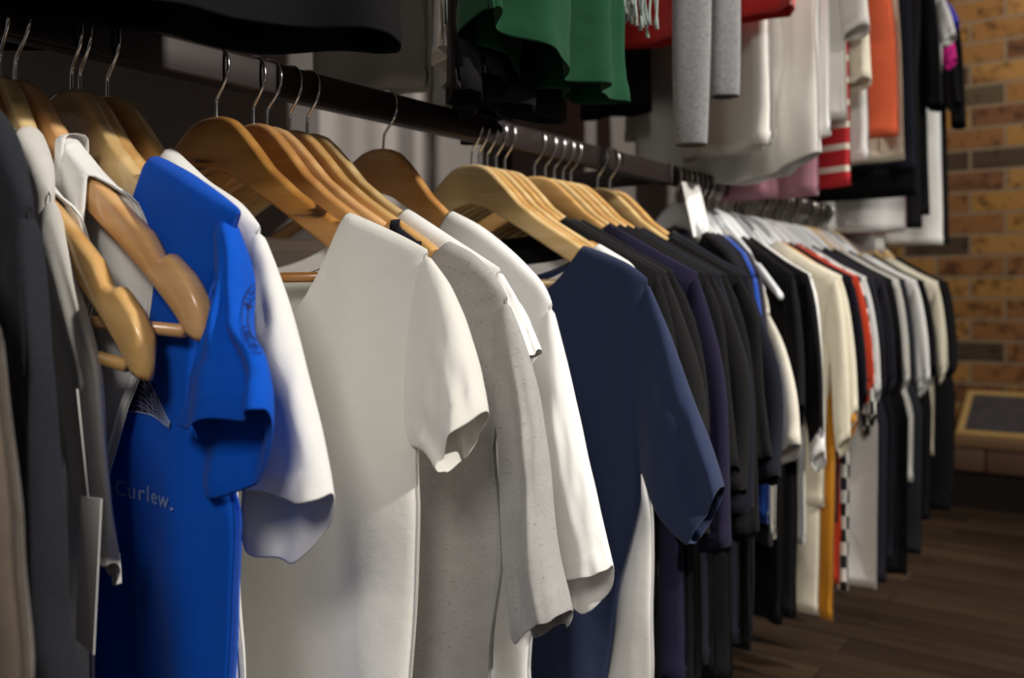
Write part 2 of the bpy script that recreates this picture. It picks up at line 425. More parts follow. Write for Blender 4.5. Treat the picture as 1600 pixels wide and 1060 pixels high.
# white plastic hanger: slim moulded arms
def plastic_bar():
    V = []; F = []; n = 49; S = [-.205 + .41 * i / (n - 1) for i in range(n)]
    for s in S:
        a = abs(s); zt = -.060 - .30 * a - .75 * max(0, a - .04) ** 1.25; 
        if .135 < a < .15: zt -= .006
        h = .030 * (1 - a / .205) + .013; hy = .0045 if a < .14 else .006
        for k in range(8):
            q = 2 * math.pi * k / 8; V.append((s, bow(s) * .6 + hy * math.cos(q), zt - h / 2 + h / 2 * math.sin(q)))
    for i in range(n - 1):
        for k in range(8): F.append((i * 8 + k, i * 8 + (k + 1) % 8, (i + 1) * 8 + (k + 1) % 8, (i + 1) * 8 + k))
    F.append(tuple(range(7, -1, -1))); F.append(tuple((n - 1) * 8 + k for k in range(8)))
    return V, F
pb_me = None
def plastic_hanger(y, phi, label, group=None, tilt=0, sx=.70):
    global pb_me
    t = thing('plastic_hanger', label, 'coat hanger', (RX, y, CR), (0, R(tilt), R(phi)), group)
    if pb_me is None: v, f = plastic_bar(); o = link('shoulder_bar', v, f, PLASTIC, t); pb_me = o.data
    else: o = bpy.data.objects.new('shoulder_bar', pb_me); C.objects.link(o); o.parent = t
    o.scale = (sx, 1, 1)
    if 'dk' not in hook_me: hook_me['dk'] = link('hook', hv, hf, DARKWIRE, t, ).data
    else: o = bpy.data.objects.new('hook', hook_me['dk']); C.objects.link(o); o.parent = t
    return t

# ------------------------------------------------------------------ garments
def solid(o, th=.0012, sub=1):
    m = o.modifiers.new('thickness', 'SOLIDIFY'); m.thickness = th; m.offset = -1
    if sub: s = o.modifiers.new('smooth', 'SUBSURF'); s.levels = 1; s.render_levels = 1

class Garment: pass

def tee(label, mat, y, phi=0, x=RX, z=CR, tilt=0, neck=.095, dF=.075, dB=.02, band=.014, shoulder=None, side=None, hem=-.70,
        so=None, si=None, back=(.004, -.012), sleeves=2, seed=0, fold=1., thick=.016, cat='t-shirt', name='t_shirt', group=None,
        sleeve_mat=None, sy=-.010, sd=.016, hi=True, hemfun=None, band_mat=None, sleeve_fold=1., ribhem=None, root_y=0, hemw=.020):
    rnd = random.Random(seed * 7 + 3)
    g = thing(name, label, cat, (x, y, z), (0, R(tilt), R(phi)), group)
    mat = M[mat] if isinstance(mat, str) else mat
    smat = (M[sleeve_mat] if sleeve_mat else mat)
    sh = shoulder or [(neck, None), (.21, -.192)]
    S0, Z0 = sh[-1]
    def top(s):
        s = abs(s)
        if sh[0][1] is None:
            if s <= .19: return interp(TOPP, s) + .003
            return interp([(.19, -.181), (S0, Z0)], s)
        return interp(sh, s)
    zn = top(neck)
    sd_ = side or [(S0, Z0), (S0 - .004, Z0 - .05), (S0 - .012, Z0 - .13), (S0 - .017, Z0 - .28), (S0 - .012, -.70)]
    sz = sorted([(-p[1], p[0]) for p in sd_])          # keyed by depth
    def wid(zz): return interp(sz, -zz)
    def neckz(s, dep): return zn - dep * max(0, 1 - (abs(s) / neck) ** 2.4) ** .75
    ph = [rnd.uniform(0, 6.28) for _ in range(6)]; l1 = rnd.uniform(.085, .12); l2 = rnd.uniform(.05, .065)
    def yoff(s, zz, u, side_):
        d = max(0, (Z0 + .03 - zz)); k = min(1, d / .30)
        fl = fold * k * (.0075 * math.sin(2 * math.pi * s / l1 + ph[0] + zz * 2.0) + .0035 * math.sin(2 * math.pi * s / l2 + ph[1] - zz * 3))
        fl += fold * .0022 * min(1, d / .06) * math.sin(zz * 38 + s * 22 + ph[2]) * abs(u) ** 2 * (1 - k * .5)
        if hi: fl += fold * min(1, d / .12) * (.0075 * mnoise.noise(Vector((s * 13 + seed * 9, zz * 5, seed))) + .0030 * mnoise.noise(Vector((s * 34, zz * 15 + seed, seed + 4))))
        th = (.0088 + (thick - .0088) * min(1, max(0, top(s) - zz) / .10))
        th *= math.sqrt(max(0, 1 - abs(u) ** 6)) + .02
        th *= 1 + .35 * k * math.sin(s * 40 + ph[3] + side_ * 1.3)
        return bow(s) + fl + side_ * th
    NU = 28 if hi else 14
    un = neck / S0
    U = [-1, -.985, -.95]; m = NU // 4
    U += [-.95 + (.95 - un) * i / m for i in range(1, m)]; U += [-un + 2 * un * i / (2 * m) for i in range(2 * m + 1)]
    U += [un + (.95 - un) * i / m for i in range(1, m)] + [.95, .985, 1]
    NV = 34 if hi else 16
    Vv = [(i / NV) ** 1.15 for i in range(NV + 1)]
    V = []; F = []; nu = len(U)
    hz = hemfun or (lambda s: hem)
    def rows(side_, dep):
        base = len(V)
        for u in U:
            s0 = u * S0; zt = neckz(s0, dep) if abs(s0) < neck - 1e-6 else top(s0)
            zh = hz(s0)
            for v in Vv + [None, 1.0]:
                pass
        for vi in range(NV + 2):
            for u in U:
                s0 = u * S0; zt = neckz(s0, dep) if abs(s0) < neck - 1e-6 else top(s0)
                zh = hz(s0); zs = zh + hemw
                if vi < NV: zz = zt + (zs - zt) * Vv[vi] / Vv[NV - 1]
                else: zz = zs - .0015 if vi == NV else zh
                W = wid(zz) if zz < Z0 else S0
                s = u * W
                yy = yoff(s, zz, u, side_)
                if vi >= NV: yy += side_ * .0011
                V.append((s, yy, zz))
        for i in range(NV + 1):
            for j in range(nu - 1):
                a = base + i * nu + j; q = (a, a + 1, a + nu + 1, a + nu)
                F.append(q if side_ < 0 else q[::-1])
        return base
    bF = rows(-1, dF); bB = rows(1, dB)
    for i in range(NV + 1):                            # side seams
        for j, fl in ((0, 1), (nu - 1, 0)):
            a, b, c, d = bF + i * nu + j, bF + (i + 1) * nu + j, bB + (i + 1) * nu + j, bB + i * nu + j
            F.append((a, b, c, d) if fl == 0 else (a, d, c, b))
    for j in range(nu - 1):                            # shoulder tops
        if abs((U[j] + U[j + 1]) / 2) > un:
            sm = len(V); 
            for jj in (j, j + 1):
                p = V[bF + jj]; q = V[bB + jj]; V.append(((p[0] + q[0]) / 2, (p[1] + q[1]) / 2, p[2] + .0035))
            F.append((bF + j, sm, sm + 1, bF + j + 1)); F.append((sm, bB + j, bB + j + 1, sm + 1))
    body = link('body', V, F, mat, g)
    bm = bmesh.new(); bm.from_mesh(body.data); bmesh.ops.remove_doubles(bm, verts=bm.verts, dist=.00012); bm.to_mesh(body.data); bm.free()
    solid(body, sub=1 if hi else 0)
    if band:                                           # neckband
        V = []; F = []; pts = []
        n = 26 if hi else 12
        for i in range(n + 1): s = -neck + 2 * neck * i / n; pts.append((s, neckz(s, dF), -1))
        for i in range(1, n): s = neck - 2 * neck * i / n; pts.append((s, neckz(s, dB), 1))
        for i, (s, zz, sd2) in enumerate(pts):
            e = abs(s) > neck * .995
            yb = yoff(s, zz, s / S0, sd2)
            if e: yb = bow(s); 
            zo = .004 if e else 0
            for (dz, dy) in ((.001, .0002), (.0005, .0016), (-band * .5, .0019), (-band, .0013), (-band, -.0005)):
                k = (1 + (-dz) / neck * .6) if abs(s) > neck * .6 else 1
                V.append((s * k if not e else s + math.copysign(-dz * .9, s), yb + (sd2 * dy if not e else 0), zz + dz * (.55 if e else 1) + zo))
        m_ = len(pts)
        for i in range(m_):
            for k in range(4):
                j = (i + 1) % m_; F.append((i * 5 + k, j * 5 + k, j * 5 + k + 1, i * 5 + k + 1))
        nb = link('neckband', V, F, band_mat and M[band_mat] or mat, g)
        if hi: s_ = nb.modifiers.new('s', 'SUBSURF'); s_.levels = s_.render_levels = 1
    out = Garment(); out.root = g; out.body = body; out.sleeves = []
    so_ = so or [(S0, Z0), (S0 + .026, Z0 - .045), (S0 + .056, Z0 - .125), (S0 + .074, Z0 - .200)]
    si_ = si or [(S0 - .012, Z0 - .135), (S0 - .004, Z0 - .165), (S0 + .004, Z0 - .195), (S0 + .010, Z0 - .215)]
    NT = 20 if hi else 11; NTH = 32 if hi else 14
    A = spline([(p[0], p[1], 0) for p in so_], NT); B = spline([(p[0], p[1], 0) for p in si_], NT)
    for sgn in ((1, -1) if sleeves == 2 else (1,) if sleeves == 1 else ()):
        V = []; F = []; pp = [rnd.uniform(0, 6.28) for _ in range(4)]
        hemL = (A[-1] - A[-2])
        total = sum((A[i + 1] - A[i]).length for i in range(NT - 1))
        rowsT = [i / (NT - 1) for i in range(NT)]
        # extra rows at the hem for the stitched fold
        hf_ = hemw / total; rowsT = [t * (1 - hf_) for t in rowsT] + [1 - hf_ + .002, 1 - hf_ * .5, 1.0]
        rowsT = [-1] + rowsT
        for ti, t in enumerate(rowsT):
            root = t < 0; t = max(0, t); ti -= 1
            f = t * (NT - 1); i = min(NT - 2, int(f)); a = A[i].lerp(A[i + 1], f - i); b = B[i].lerp(B[i + 1], f - i)
            mid = (a + b) / 2; hv_ = (a - b) / 2
            if root: hv_ = hv_ * .93; mid = mid - Vector((.012, 0, 0))
            d = (.0050 if root else .0092) + (sd - .0092) * math.sin(min(1, t * 1.15) * math.pi * .5)
            ex = .0011 if ti >= NT else 0
            for k in range(NTH):
                q = 2 * math.pi * k / NTH; cq, sq = math.cos(q), math.sin(q)
                cx_ = math.copysign(abs(cq) ** .8, cq); sx = math.copysign(abs(sq) ** .8, sq)
                rip = sleeve_fold * t * (.0040 * math.sin(q * 2 + pp[0] + t * 2.5) + .0028 * math.sin(cq * 7 + pp[1] + t * 1.5) + .0012 * math.sin(q * 7 + pp[2]))
                p = mid + hv_ * cx_
                if hi:
                    rip += sleeve_fold * min(1, t * 2.2) * (.0085 * mnoise.noise(Vector((cx_ * 2.6 + seed * 3, t * 1.7 + seed, sgn + (3 if sq > 0 else 0)))) + .0040 * mnoise.noise(Vector((cx_ * 6 + seed, t * 6, seed + 7))))
                bk = max(0, sq) * t * t
                V.append((sgn * (p.x + back[0] * bk), bow(mid.x) + root_y + sy * t + (d + rip + ex) * sx * 1.0 + .0035 * sleeve_fold * t * math.sin(cq * 5 + pp[3]), p.y + back[1] * bk + .5 * rip))
        nr = len(rowsT)
        for i in range(nr - 1):
            for k in range(NTH):
                a, b, c, d = i * NTH + k, i * NTH + (k + 1) % NTH, (i + 1) * NTH + (k + 1) % NTH, (i + 1) * NTH + k
                F.append((a, b, c, d) if sgn < 0 else (a, d, c, b))
        o = link('sleeve', V, F, smat, g); solid(o, sub=1 if hi else 0); out.sleeves.append(o)
    if ribhem:
        V = []; F = []; W = wid(hem) + .002
        for (zz, ww) in ((hem + .006, 1.0), (hem - .01, .985), (hem - ribhem * .6, .975), (hem - ribhem, .98)):
            for k in range(72):
                q = 2 * math.pi * k / 72; rr = 1 + (.02 if k % 2 else -.02)
                V.append((W * ww * math.cos(q), bow(W * math.cos(q)) + (thick + .003) * rr * math.sin(q), zz))
        for i in range(3):
            for k in range(72): F.append((i * 72 + k, i * 72 + (k + 1) % 72, (i + 1) * 72 + (k + 1) % 72, (i + 1) * 72 + k))
        o = link('ribbed_hem', V, F, M['black'], g); solid(o, .002, 0)
    return out

def project(o, pts2, off=.0009):
    """lay flat print points (along, height) on the side of a cloth part that faces the camera end"""
    me = o.data; bv = BVHTree.FromPolygons([v.co for v in me.vertices], [tuple(p.vertices) for p in me.polygons])
    res = []
    for (s, z) in pts2:
        h = bv.ray_cast(Vector((s, -.3, z)), Vector((0, 1, 0)))
        res.append(None if h[0] is None else (s, h[0].y - off - .0011, z))
    return res

def ink_faces(name, part, root, polys, mat, label=None):
    V = []; F = []
    for pg in polys:
        pr = project(part, pg)
        if any(p is None for p in pr): continue
        b = len(V); V += pr; F.append(tuple(range(b, b + len(pr))))
    o = link(name, V, F, mat, root, False)
    if label: o['label'] = label
    return o

def line_quads(pts, wd):
    Q = []
    for (a, b) in zip(pts, pts[1:]):
        dx, dz = b[0] - a[0], b[1] - a[1]; L = math.hypot(dx, dz) or 1e-9; nx, nz = -dz / L * wd / 2, dx / L * wd / 2
        ex, ez = dx / L * wd * .15, dz / L * wd * .15
        Q.append([(a[0] + nx - ex, a[1] + nz - ez), (b[0] + nx + ex, b[1] + nz + ez), (b[0] - nx + ex, b[1] - nz + ez), (a[0] - nx - ex, a[1] - nz - ez)])
    return Q

def text_polys(txt, size, spacing=1.0):
    cu = bpy.data.curves.new('t', 'FONT'); cu.body = txt; cu.size = size; cu.space_character = spacing; cu.resolution_u = 3
    ob = bpy.data.objects.new('t', cu); C.objects.link(ob); dg = bpy.context.evaluated_depsgraph_get(); dg.update()
    me = bpy.data.meshes.new_from_object(ob.evaluated_get(dg)); bm = bmesh.new(); bm.from_mesh(me)
    bmesh.ops.triangulate(bm, faces=bm.faces); P = [[(v.co.x, v.co.y) for v in f.verts] for f in bm.faces]
    bm.free(); bpy.data.objects.remove(ob); bpy.data.curves.remove(cu); bpy.data.meshes.remove(me); return P

def P(pl, *pts, off=0.0): return [pl(p[0], p[1], off) for p in pts]

# ================================================================== the near rail
# --- hangers: column of each hook's stem in the photograph gives its place along the rail
Y = {k: hook_y(px) for k, px in dict(a=-5, b=24.5, c=58, d=112, e=125, f=168, g=338, h=396, i=419, j=452, k=480, l=604,
     m=737, n=748, o=761, p=775, q=789, r=835, s=852, t=866, u=880, v=886, w=934, x=953).items()}
Y['v'] += .010
# charcoal jacket and linen apron at the left edge
yj = .262
pjk = mkpl(yj, 4)
g0 = tee('charcoal grey denim jacket hanging nearest the camera at the left edge', 'charcoal', yj, 4, neck=.06, dF=.05, band=.016,
    shoulder=[(.06, -.075)] + P(pjk, (2, 188), (28, 250), (46, 330)), side=P(pjk, (46, 330), (44, 450), (30, 620), (34, 850), (60, 1060)) + [(.17, -.72)],
    so=P(pjk, (46, 330), (58, 440), (68, 600), (78, 720), (98, 860), (112, 1010), (150, 1110)), si=P(pjk, (18, 480), (22, 560), (30, 700), (38, 820), (48, 1010), (50, 1110)),
    cat='jacket', name='denim_jacket', seed=2, sd=.012, sy=-.004, back=(0, 0))
Y0b = .215
pap = mkpl(Y0b, 4)
ap = tee('natural linen apron dress with a patch pocket at the lower left corner', 'brown', Y0b, 4, neck=.09, dF=.08, band=.010, sleeves=0,
    shoulder=[(.09, -.12), (.11, -.14), pap(-60, 420)], side=P(pap, (-60, 420), (0, 520), (30, 700), (44, 790), (46, 1060)) + [(.16, -.75)], hem=-.72,
    cat='dress', name='apron_dress', seed=5)
# tank 1 over hanger a
Y['a'] = .313; Y['b'] = .330; Y['c'] = .342; ha = 11
wooden_hanger(Y['a'], ha, W_HONEY, 'glossy wooden hanger, first at left, rounded tip poking out of the white vest', 10, True, half=.222)
# hanger b + white tee behind
wooden_hanger(Y['b'], -6, W_PALE, 'pale wooden hanger between the two orange-toned hangers at far left', 2, half=.082, crossbar=False)
hc = 6
wooden_hanger(Y['c'], hc, W_PINK, 'rosy wooden hanger whose notched tip stands before the blue t-shirt', 3, True, half=.222)
wooden_hanger(Y['d'], -2, W_PALE, 'broad pale wooden hanger inside the royal blue t-shirt', half=.18)
wooden_hanger(Y['e'], 0, W_HONEY, 'wooden hanger hidden just behind the blue t-shirt', half=.16)
wooden_hanger(Y['f'], 3, W_HONEY, 'honey wooden hanger inside the bright white t-shirt behind the blue one', half=.155)
wooden_hanger(Y['g'], 5, W_SPALT, 'brown wooden hanger with dark cracked grain inside the cream-white scoop-neck t-shirt')
wooden_hanger(Y['h'], 3, W_ORANGE, 'brown wooden hanger directly behind the cracked-grain one')
hi_ = turn_for(Y['i'], .222, 756)
wooden_hanger(Y['i'], hi_, W_PINK, 'light wooden hanger with a dark navy strap and bare rounded tip above the grey t-shirt', 1.5, True, half=.222)
wooden_hanger(Y['j'], 6, W_HONEY, 'honey wooden hanger inside the grey marl t-shirt')
wooden_hanger(Y['k'], 7, W_PALE, 'pale wooden hanger, last of the run behind the cracked-grain one')
wooden_hanger(Y['l'], 4, W_ORANGE, 'reddish-brown wooden hanger alone on the middle of the rail, in the long white t-shirt', 4, half=.165)
wooden_hanger(Y['m'], 3, W_PALE, 'broad pale wooden hanger inside the slate navy t-shirt')
wooden_hanger(Y['n'], 3, W_HONEY, 'honey wooden hanger behind the pale one of the navy t-shirt')
wooden_hanger(Y['o'], 5, W_PALE, 'pale wooden hanger of the first black t-shirt, third of its cluster')
wooden_hanger(Y['p'], 5, W_HONEY, 'honey wooden hanger of the long washed black top behind the navy t-shirt')
wooden_hanger(Y['q'], 4, W_PALE, 'pale wooden hanger closing the cluster that starts with the navy t-shirt')

PH = -2
# white vest on hanger a : strap slipped inwards
pa = mkpl(Y['a'], ha)
def vest(label, y, phi, tilt, sn, sw, seed, tmat='white', dz=0, hemz=-.62, armz=-.30, wide=.165, zt=-.125, dip=0, bulge=0):
    """strap top with deep armholes; neck edge at sn, armhole edge at sn+sw on the hanger"""
    g = thing('vest_top', label, 'vest top', (RX, y, CR), (0, R(tilt), R(phi)))
    rnd = random.Random(seed); ph = [rnd.uniform(0, 6.28) for _ in range(4)]
    nzr = 40; mat = M[tmat]
    z0 = lambda s: interp(TOPP, abs(s)) + .004
    def edges(t):                       # t 0 at the shoulder .. 1 at the hem
        zz = z0(sn + sw / 2) * 1 + dz + (hemz - z0(sn + sw / 2)) * t
        a = min(1, max(0, (z0(sn) - zz) / (z0(sn) - armz)))
        nk = sn * (1 - min(1, a * 1.25) ** 2.2)
        oe = sn + sw + (wide - sn - sw) * (a ** 3.0)
        if a >= 1: oe = wide + .012 * math.sin(min(1, (armz - zz) / .3) * 1.5)
        return zz, max(0, nk), oe
    V = []; F = []; nc = 14; lines = {}
    rows_ = [(i / nzr) ** 1.2 for i in range(nzr + 1)]
    for sg in (1, -1):
        for sdn in (-1, 1):
            base = len(V); ee = []; nn = []
            for t in rows_:
                zz, nk, oe = edges(t)
                if sdn > 0 and nk > 0: nk = nk * .9 + .004
                aa = min(1, max(0, (z0(sn) - zz) / (z0(sn) - armz)))
                if sdn > 0: oe = max(oe, sn + sw + bulge * min(1, aa * 7) ** .6 * max(0, 1 - aa ** 1.5) ** .6)
                for j in range(nc + 1):
                    u = j / nc; s = nk + (oe - nk) * u
                    k = min(1, t * 3)
                    yy = bow(s) + sdn * (.0092 + .004 * k) * (math.sqrt(max(0, 1 - max(0, (u - .5) * 2) ** 6 * k)) * .96 + .04)
                    yy += k * (.006 * math.sin(s * 58 * sg + ph[0] + zz * 3) + .003 * math.sin(s * 110 + ph[1]))
                    zt_ = zz + (z0(s) - z0(sn + sw / 2)) * max(0, 1 - t * 2.5)
                    V.append((sg * s, yy, zt_))
                    if j == nc: ee.append((sg * s, yy, zt_))
                    if j == 0: nn.append((sg * s, yy, zt_))
            for i in range(nzr):
                for j in range(nc):
                    a = base + i * (nc + 1) + j; q = (a, a + 1, a + nc + 2, a + nc + 1); F.append(q if (sdn < 0) == (sg > 0) else q[::-1])
            lines[(sg, sdn)] = (ee, nn, base)
        bf = lines[(sg, -1)][2]; bb = lines[(sg, 1)][2]
        for j in range(nc):
            q = (bf + j, bb + j, bb + j + 1, bf + j + 1); F.append(q)
    o = link('body', V, F, mat, g); bm = bmesh.new(); bm.from_mesh(o.data); bmesh.ops.remove_doubles(bm, verts=bm.verts, dist=.0004)
    bmesh.ops.recalc_face_normals(bm, faces=bm.faces); bm.to_mesh(o.data); bm.free(); solid(o)
    for sg in (1, -1):
        f_e, f_n, _ = lines[(sg, -1)]; b_e, b_n, _ = lines[(sg, 1)]
        na = sum(1 for p in f_e if p[2] > armz); nn_ = sum(1 for t in rows_ if edges(t)[1] > .003)
        for nm, fe, be, cnt, dirn in (('armhole_trim', f_e, b_e, na, 1), ('neck_trim', f_n, b_n, nn_, -1)):
            path = list(reversed(fe[:cnt])) + be[:cnt]
            V = []; F = []
            for i, p in enumerate(path):
                inw = -dirn * sg
                sdn = -1 if i < cnt else 1
                for (ds, dy) in ((.0016, 0), (.0012, .0018), (-.004, .0024), (-.0075, .0022), (-.0080, .0006)):
                    V.append((p[0] - inw * ds, p[1] + sdn * dy, p[2] + (.0022 if i in (cnt - 1, cnt) and dy else 0)))
            for i in range(len(path) - 1):
                for k in range(4): F.append((i * 5 + k, (i + 1) * 5 + k, (i + 1) * 5 + k + 1, i * 5 + k + 1))
            tr = link(nm, V, F, mat, g); s_ = tr.modifiers.new('s', 'SUBSURF'); s_.levels = s_.render_levels = 1
    return g
vest('white vest top with wide rib-trimmed strap on the first wooden hanger at left', Y['a'], ha, 10, .062, .032, 3, wide=.118, armz=-.40, hemz=-.60, bulge=.058)
# soft white strap top slumped on the third hanger
vest('crumpled white vest top slumped between the first vest top and the blue t-shirt', Y['c'], hc, 3, .070, .034, 6, wide=.120, armz=-.38, hemz=-.58, bulge=.055)
tee('white t-shirt with a drooping hemmed sleeve between the vest top and the crumpled white one', 'greywhite', Y['b'], -6, tilt=2, neck=.06, dF=.06, band=.012,
    shoulder=[(.06, -.104), (.09, -.128), (.104, -.150)], side=[(.104, -.15), (.106, -.2), (.10, -.3), (.105, -.45), (.11, -.6)], hem=-.60,
    so=[(.104, -.15)] + P(mkpl(Y['b'], -6), (158, 470), (176, 560), (178, 700), (188, 880), off=.018), si=P(mkpl(Y['b'], -6), (125, 520), (133, 640), (142, 780), (154, 872), off=.018), seed=9, thick=.009, sd=.006, sy=.022)

# royal blue t-shirt
pb = mkpl(Y['d'], PH)
blue = tee('royal blue t-shirt with a curlew bird print on its front', 'blue', Y['d'], PH, neck=pb(243, 250)[0], dF=.085, dB=.018, band=.016,
    shoulder=[pb(243, 250), pb(290, 275), pb(340, 310), pb(374, 335)],
    side=[pb(374, 335), (.190, -.22), (.180, -.29), pb(362, 800), pb(352, 1060), (.185, -.72)],
    so=P(pb, (374, 335), (391, 378), (399, 425), (407, 490), off=.008) + P(pb, (417, 560), (430, 642), off=-.008),
    si=P(pb, (332, 470), (320, 540), (305, 600), (290, 666), off=-.014), back=(-.012, -.046), seed=11, thick=.011, sd=.015, sy=-.012, fold=.7)
# bright white t-shirt behind it
pf = mkpl(Y['f'], 3)
tee('bright white t-shirt just behind the blue one, sleeve hem hanging in a point', 'white', Y['f'], 3, neck=.08, dF=.085, band=.014,
    shoulder=[(.08, -.112), (.12, -.138), pf(372, 322), pf(405, 360)],
    side=[pf(405, 360), (.166, -.24), (.155, -.30), (.158, -.36), pf(362, 1060), (.14, -.72)],
    so=P(pf, (405, 360), (432, 425), (462, 510), (495, 615), (520, 700), (537, 772)),
    si=P(pf, (372, 560), (378, 640), (390, 700), (404, 744)), back=(-.022, -.052), seed=12, sd=.020, sy=-.012, sleeve_fold=1.5)
# cream-white scoop neck t-shirt
pg = mkpl(Y['g'], 5)
tee('cream-white scoop-neck t-shirt with capped sleeve in the middle foreground', 'offwhite', Y['g'], 5, neck=pg(545, 338)[0], dF=.115, dB=.042, band=.011,
    shoulder=[pg(545, 338), pg(590, 357), pg(630, 376), pg(668, 397)],
    side=[pg(668, 397), pg(648, 560), pg(650, 722), pg(655, 800), pg(640, 1060), (.205, -.74)],
    so=P(pg, (668, 397), (700, 440), (733, 505), (758, 575), (776, 641)),
    si=P(pg, (648, 700), (665, 700), (690, 710), (712, 728)), back=(-.008, -.010), seed=21, sd=.020, sy=-.014, fold=.55, sleeve_fold=.8)
# hidden white vest
# dark navy strap top on hanger i
pi = mkpl(Y['i'], hi_)
a_, b_ = pi(627, 360)[0], pi(667, 385)[0]
vest('dark navy strap top on the light hanger behind the cream-white t-shirt', Y['i'], hi_, 1.5, a_, b_ - a_, 14, tmat='darknavy', wide=.185, armz=-.36, hemz=-.66)
# grey marl
pj = mkpl(Y['j'], 6)
tee('grey marl t-shirt with speckled knit and loose long sleeve', 'marl', Y['j'], 6, neck=pj(701, 383)[0], dF=.05, dB=.02, band=.012,
    shoulder=[pj(701, 383), pj(735, 400), pj(765, 428), pj(792, 468)],
    side=[pj(792, 468), pj(790, 560), pj(780, 700), pj(793, 880), pj(770, 1060), (.22, -.75)],
    so=P(pj, (792, 468), (822, 545), (846, 640), (862, 760), (876, 870), (897, 955)),
    si=P(pj, (772, 640), (785, 700), (797, 850), (814, 992)), back=(.0, -.012), seed=15, sd=.022, sy=-.006, fold=1.3, sleeve_fold=1.5)
pk = mkpl(Y['k'], 7)
tee('white t-shirt with a short cap sleeve squeezed behind the grey marl one', 'white', Y['k'], 7, neck=.12, dF=.05, band=.012,
    shoulder=[(.12, -.142), (.17, -.170), pk(782, 425)], side=[pk(782, 425), (.205, -.26), (.19, -.35), (.185, -.7)],
    so=P(pk, (782, 425), (808, 462), (830, 505), (848, 546)), si=P(pk, (760, 540), (775, 548), (800, 560), (818, 569)), seed=16, back=(0, -.004), sd=.014)
pl_ = mkpl(Y['l'], 4)
tee('white t-shirt with a long loose sleeve between the grey marl and the navy one', 'white', Y['l'], 4, neck=pl_(705, 334)[0], dF=.06, band=.012,
    shoulder=[pl_(705, 334), pl_(750, 357), pl_(800, 398), pl_(848, 447), pl_(862, 478)],
    side=[pl_(862, 478), (.198, -.28), (.19, -.36), pl_(825, 1060), (.2, -.72)],
    so=P(pl_, (862, 478), (884, 565), (907, 665), (935, 785), (960, 884)), si=P(pl_, (840, 620), (850, 700), (858, 810), (864, 904)),
    back=(-.004, -.040), seed=17, sd=.020, sy=-.006)
# slate navy
pm = mkpl(Y['m'], 3)
tee('slate navy t-shirt with round neck facing the camera', 'navy', Y['m'], 3, neck=pm(912, 388)[0], dF=.075, dB=.035, band=.014,
    shoulder=[pm(912, 388), pm(950, 402), pm(985, 418), pm(1012, 440)],
    side=[pm(1012, 440), pm(1004, 600), pm(1003, 780), pm(965, 920), pm(945, 1060), (.16, -.72)],
    so=P(pm, (1012, 440), (1045, 515), (1080, 605), (1112, 690), (1138, 760)), si=P(pm, (1003, 740), (1030, 800), (1060, 835), (1086, 852)),
    back=(-.004, -.006), seed=18, sd=.024, sy=-.012, fold=.9)
pn = mkpl(Y['n'], 5)
tee('white t-shirt whose edge shows just behind the slate navy one', 'white', Y['n'], 5, neck=pn(935, 385)[0], dF=.05, band=.012,
    shoulder=[pn(935, 385), pn(985, 415), pn(1021, 468)], side=[pn(1021, 468), (.215, -.28), (.205, -.36), pn(1020, 800), pn(1018, 1060), (.21, -.72)],
    so=P(pn, (1021, 468), (1030, 530), (1034, 590), (1038, 640)), si=P(pn, (990, 600), (1000, 620), (1010, 640), (1020, 655)), seed=19)

# --- black and dark garments on the rest of the near rail: front edge column at mid height
dark = [('o', 1062, 'black', 'black t-shirt behind the slate navy one, first of the dark run', .0), ('p', 1092, 'softblack', 'washed black long top hanging low beneath the navy sleeve', 1),
        ('q', 1122, 'black', 'black t-shirt, third of the dark run behind the navy one', 0), ('r', 1138, 'purple', 'dark purple t-shirt between black ones on the near rail', 0),
        ('s', 1150, 'black', 'black garment with sharp shoulder in the second dark cluster', 0), ('t', 1160, 'black', 'black t-shirt in the middle of the second dark cluster', 0),
        ('u', 1168, 'darknavy', 'dark navy t-shirt packed behind the black ones of the second cluster', 0), ('v', 1176, 'black', 'black t-shirt closing the second dark cluster', 0),
        ('w', 1186, 'black', 'black t-shirt on the nearer of the last two wooden hangers', 0), ('x', 1198, 'darknavy', 'dark navy t-shirt on the last wooden hanger of the near rail', 0)]
for i, (k, px, mt, lab, lg) in enumerate(dark):
    y = Y[k]; ph = turn_for(y, .235, px)
    ph = max(-14, min(16, ph))
    if k in 'rstuvwx': wooden_hanger(y, ph, (W_PALE, W_HONEY)[i % 2], {'r': 'honey wooden hanger leading the second cluster beyond the navy t-shirt', 'w': 'nearer of the last two wooden hangers on the near rail', 'x': 'last wooden hanger of the near rail', 's': 'pale wooden hanger, second of the cluster of black t-shirts', 't': 'honey wooden hanger in the middle of the cluster of black t-shirts',
        'u': 'wooden hanger, fourth of the cluster of black t-shirts', 'v': 'wooden hanger closing the cluster of black t-shirts'}.get(k))
    tee(lab, mt, y, ph, neck=.10 if k != 'w' else .115, dF=.04, band=.012, seed=40 + i, hi=False, hem=-.68 - .02 * (i % 3),
        so=[(.21, -.192), (.226 + .004 * (i % 3), -.24), (.240 + .005 * (i * 7 % 4), -.33), (.25, -.42 - .03 * (i * 5 % 4))], si=[(.195, -.33), (.205, -.36), (.208, -.40), (.212, -.43 - .03 * (i * 5 % 4))], sd=.013, sy=0, thick=.011)

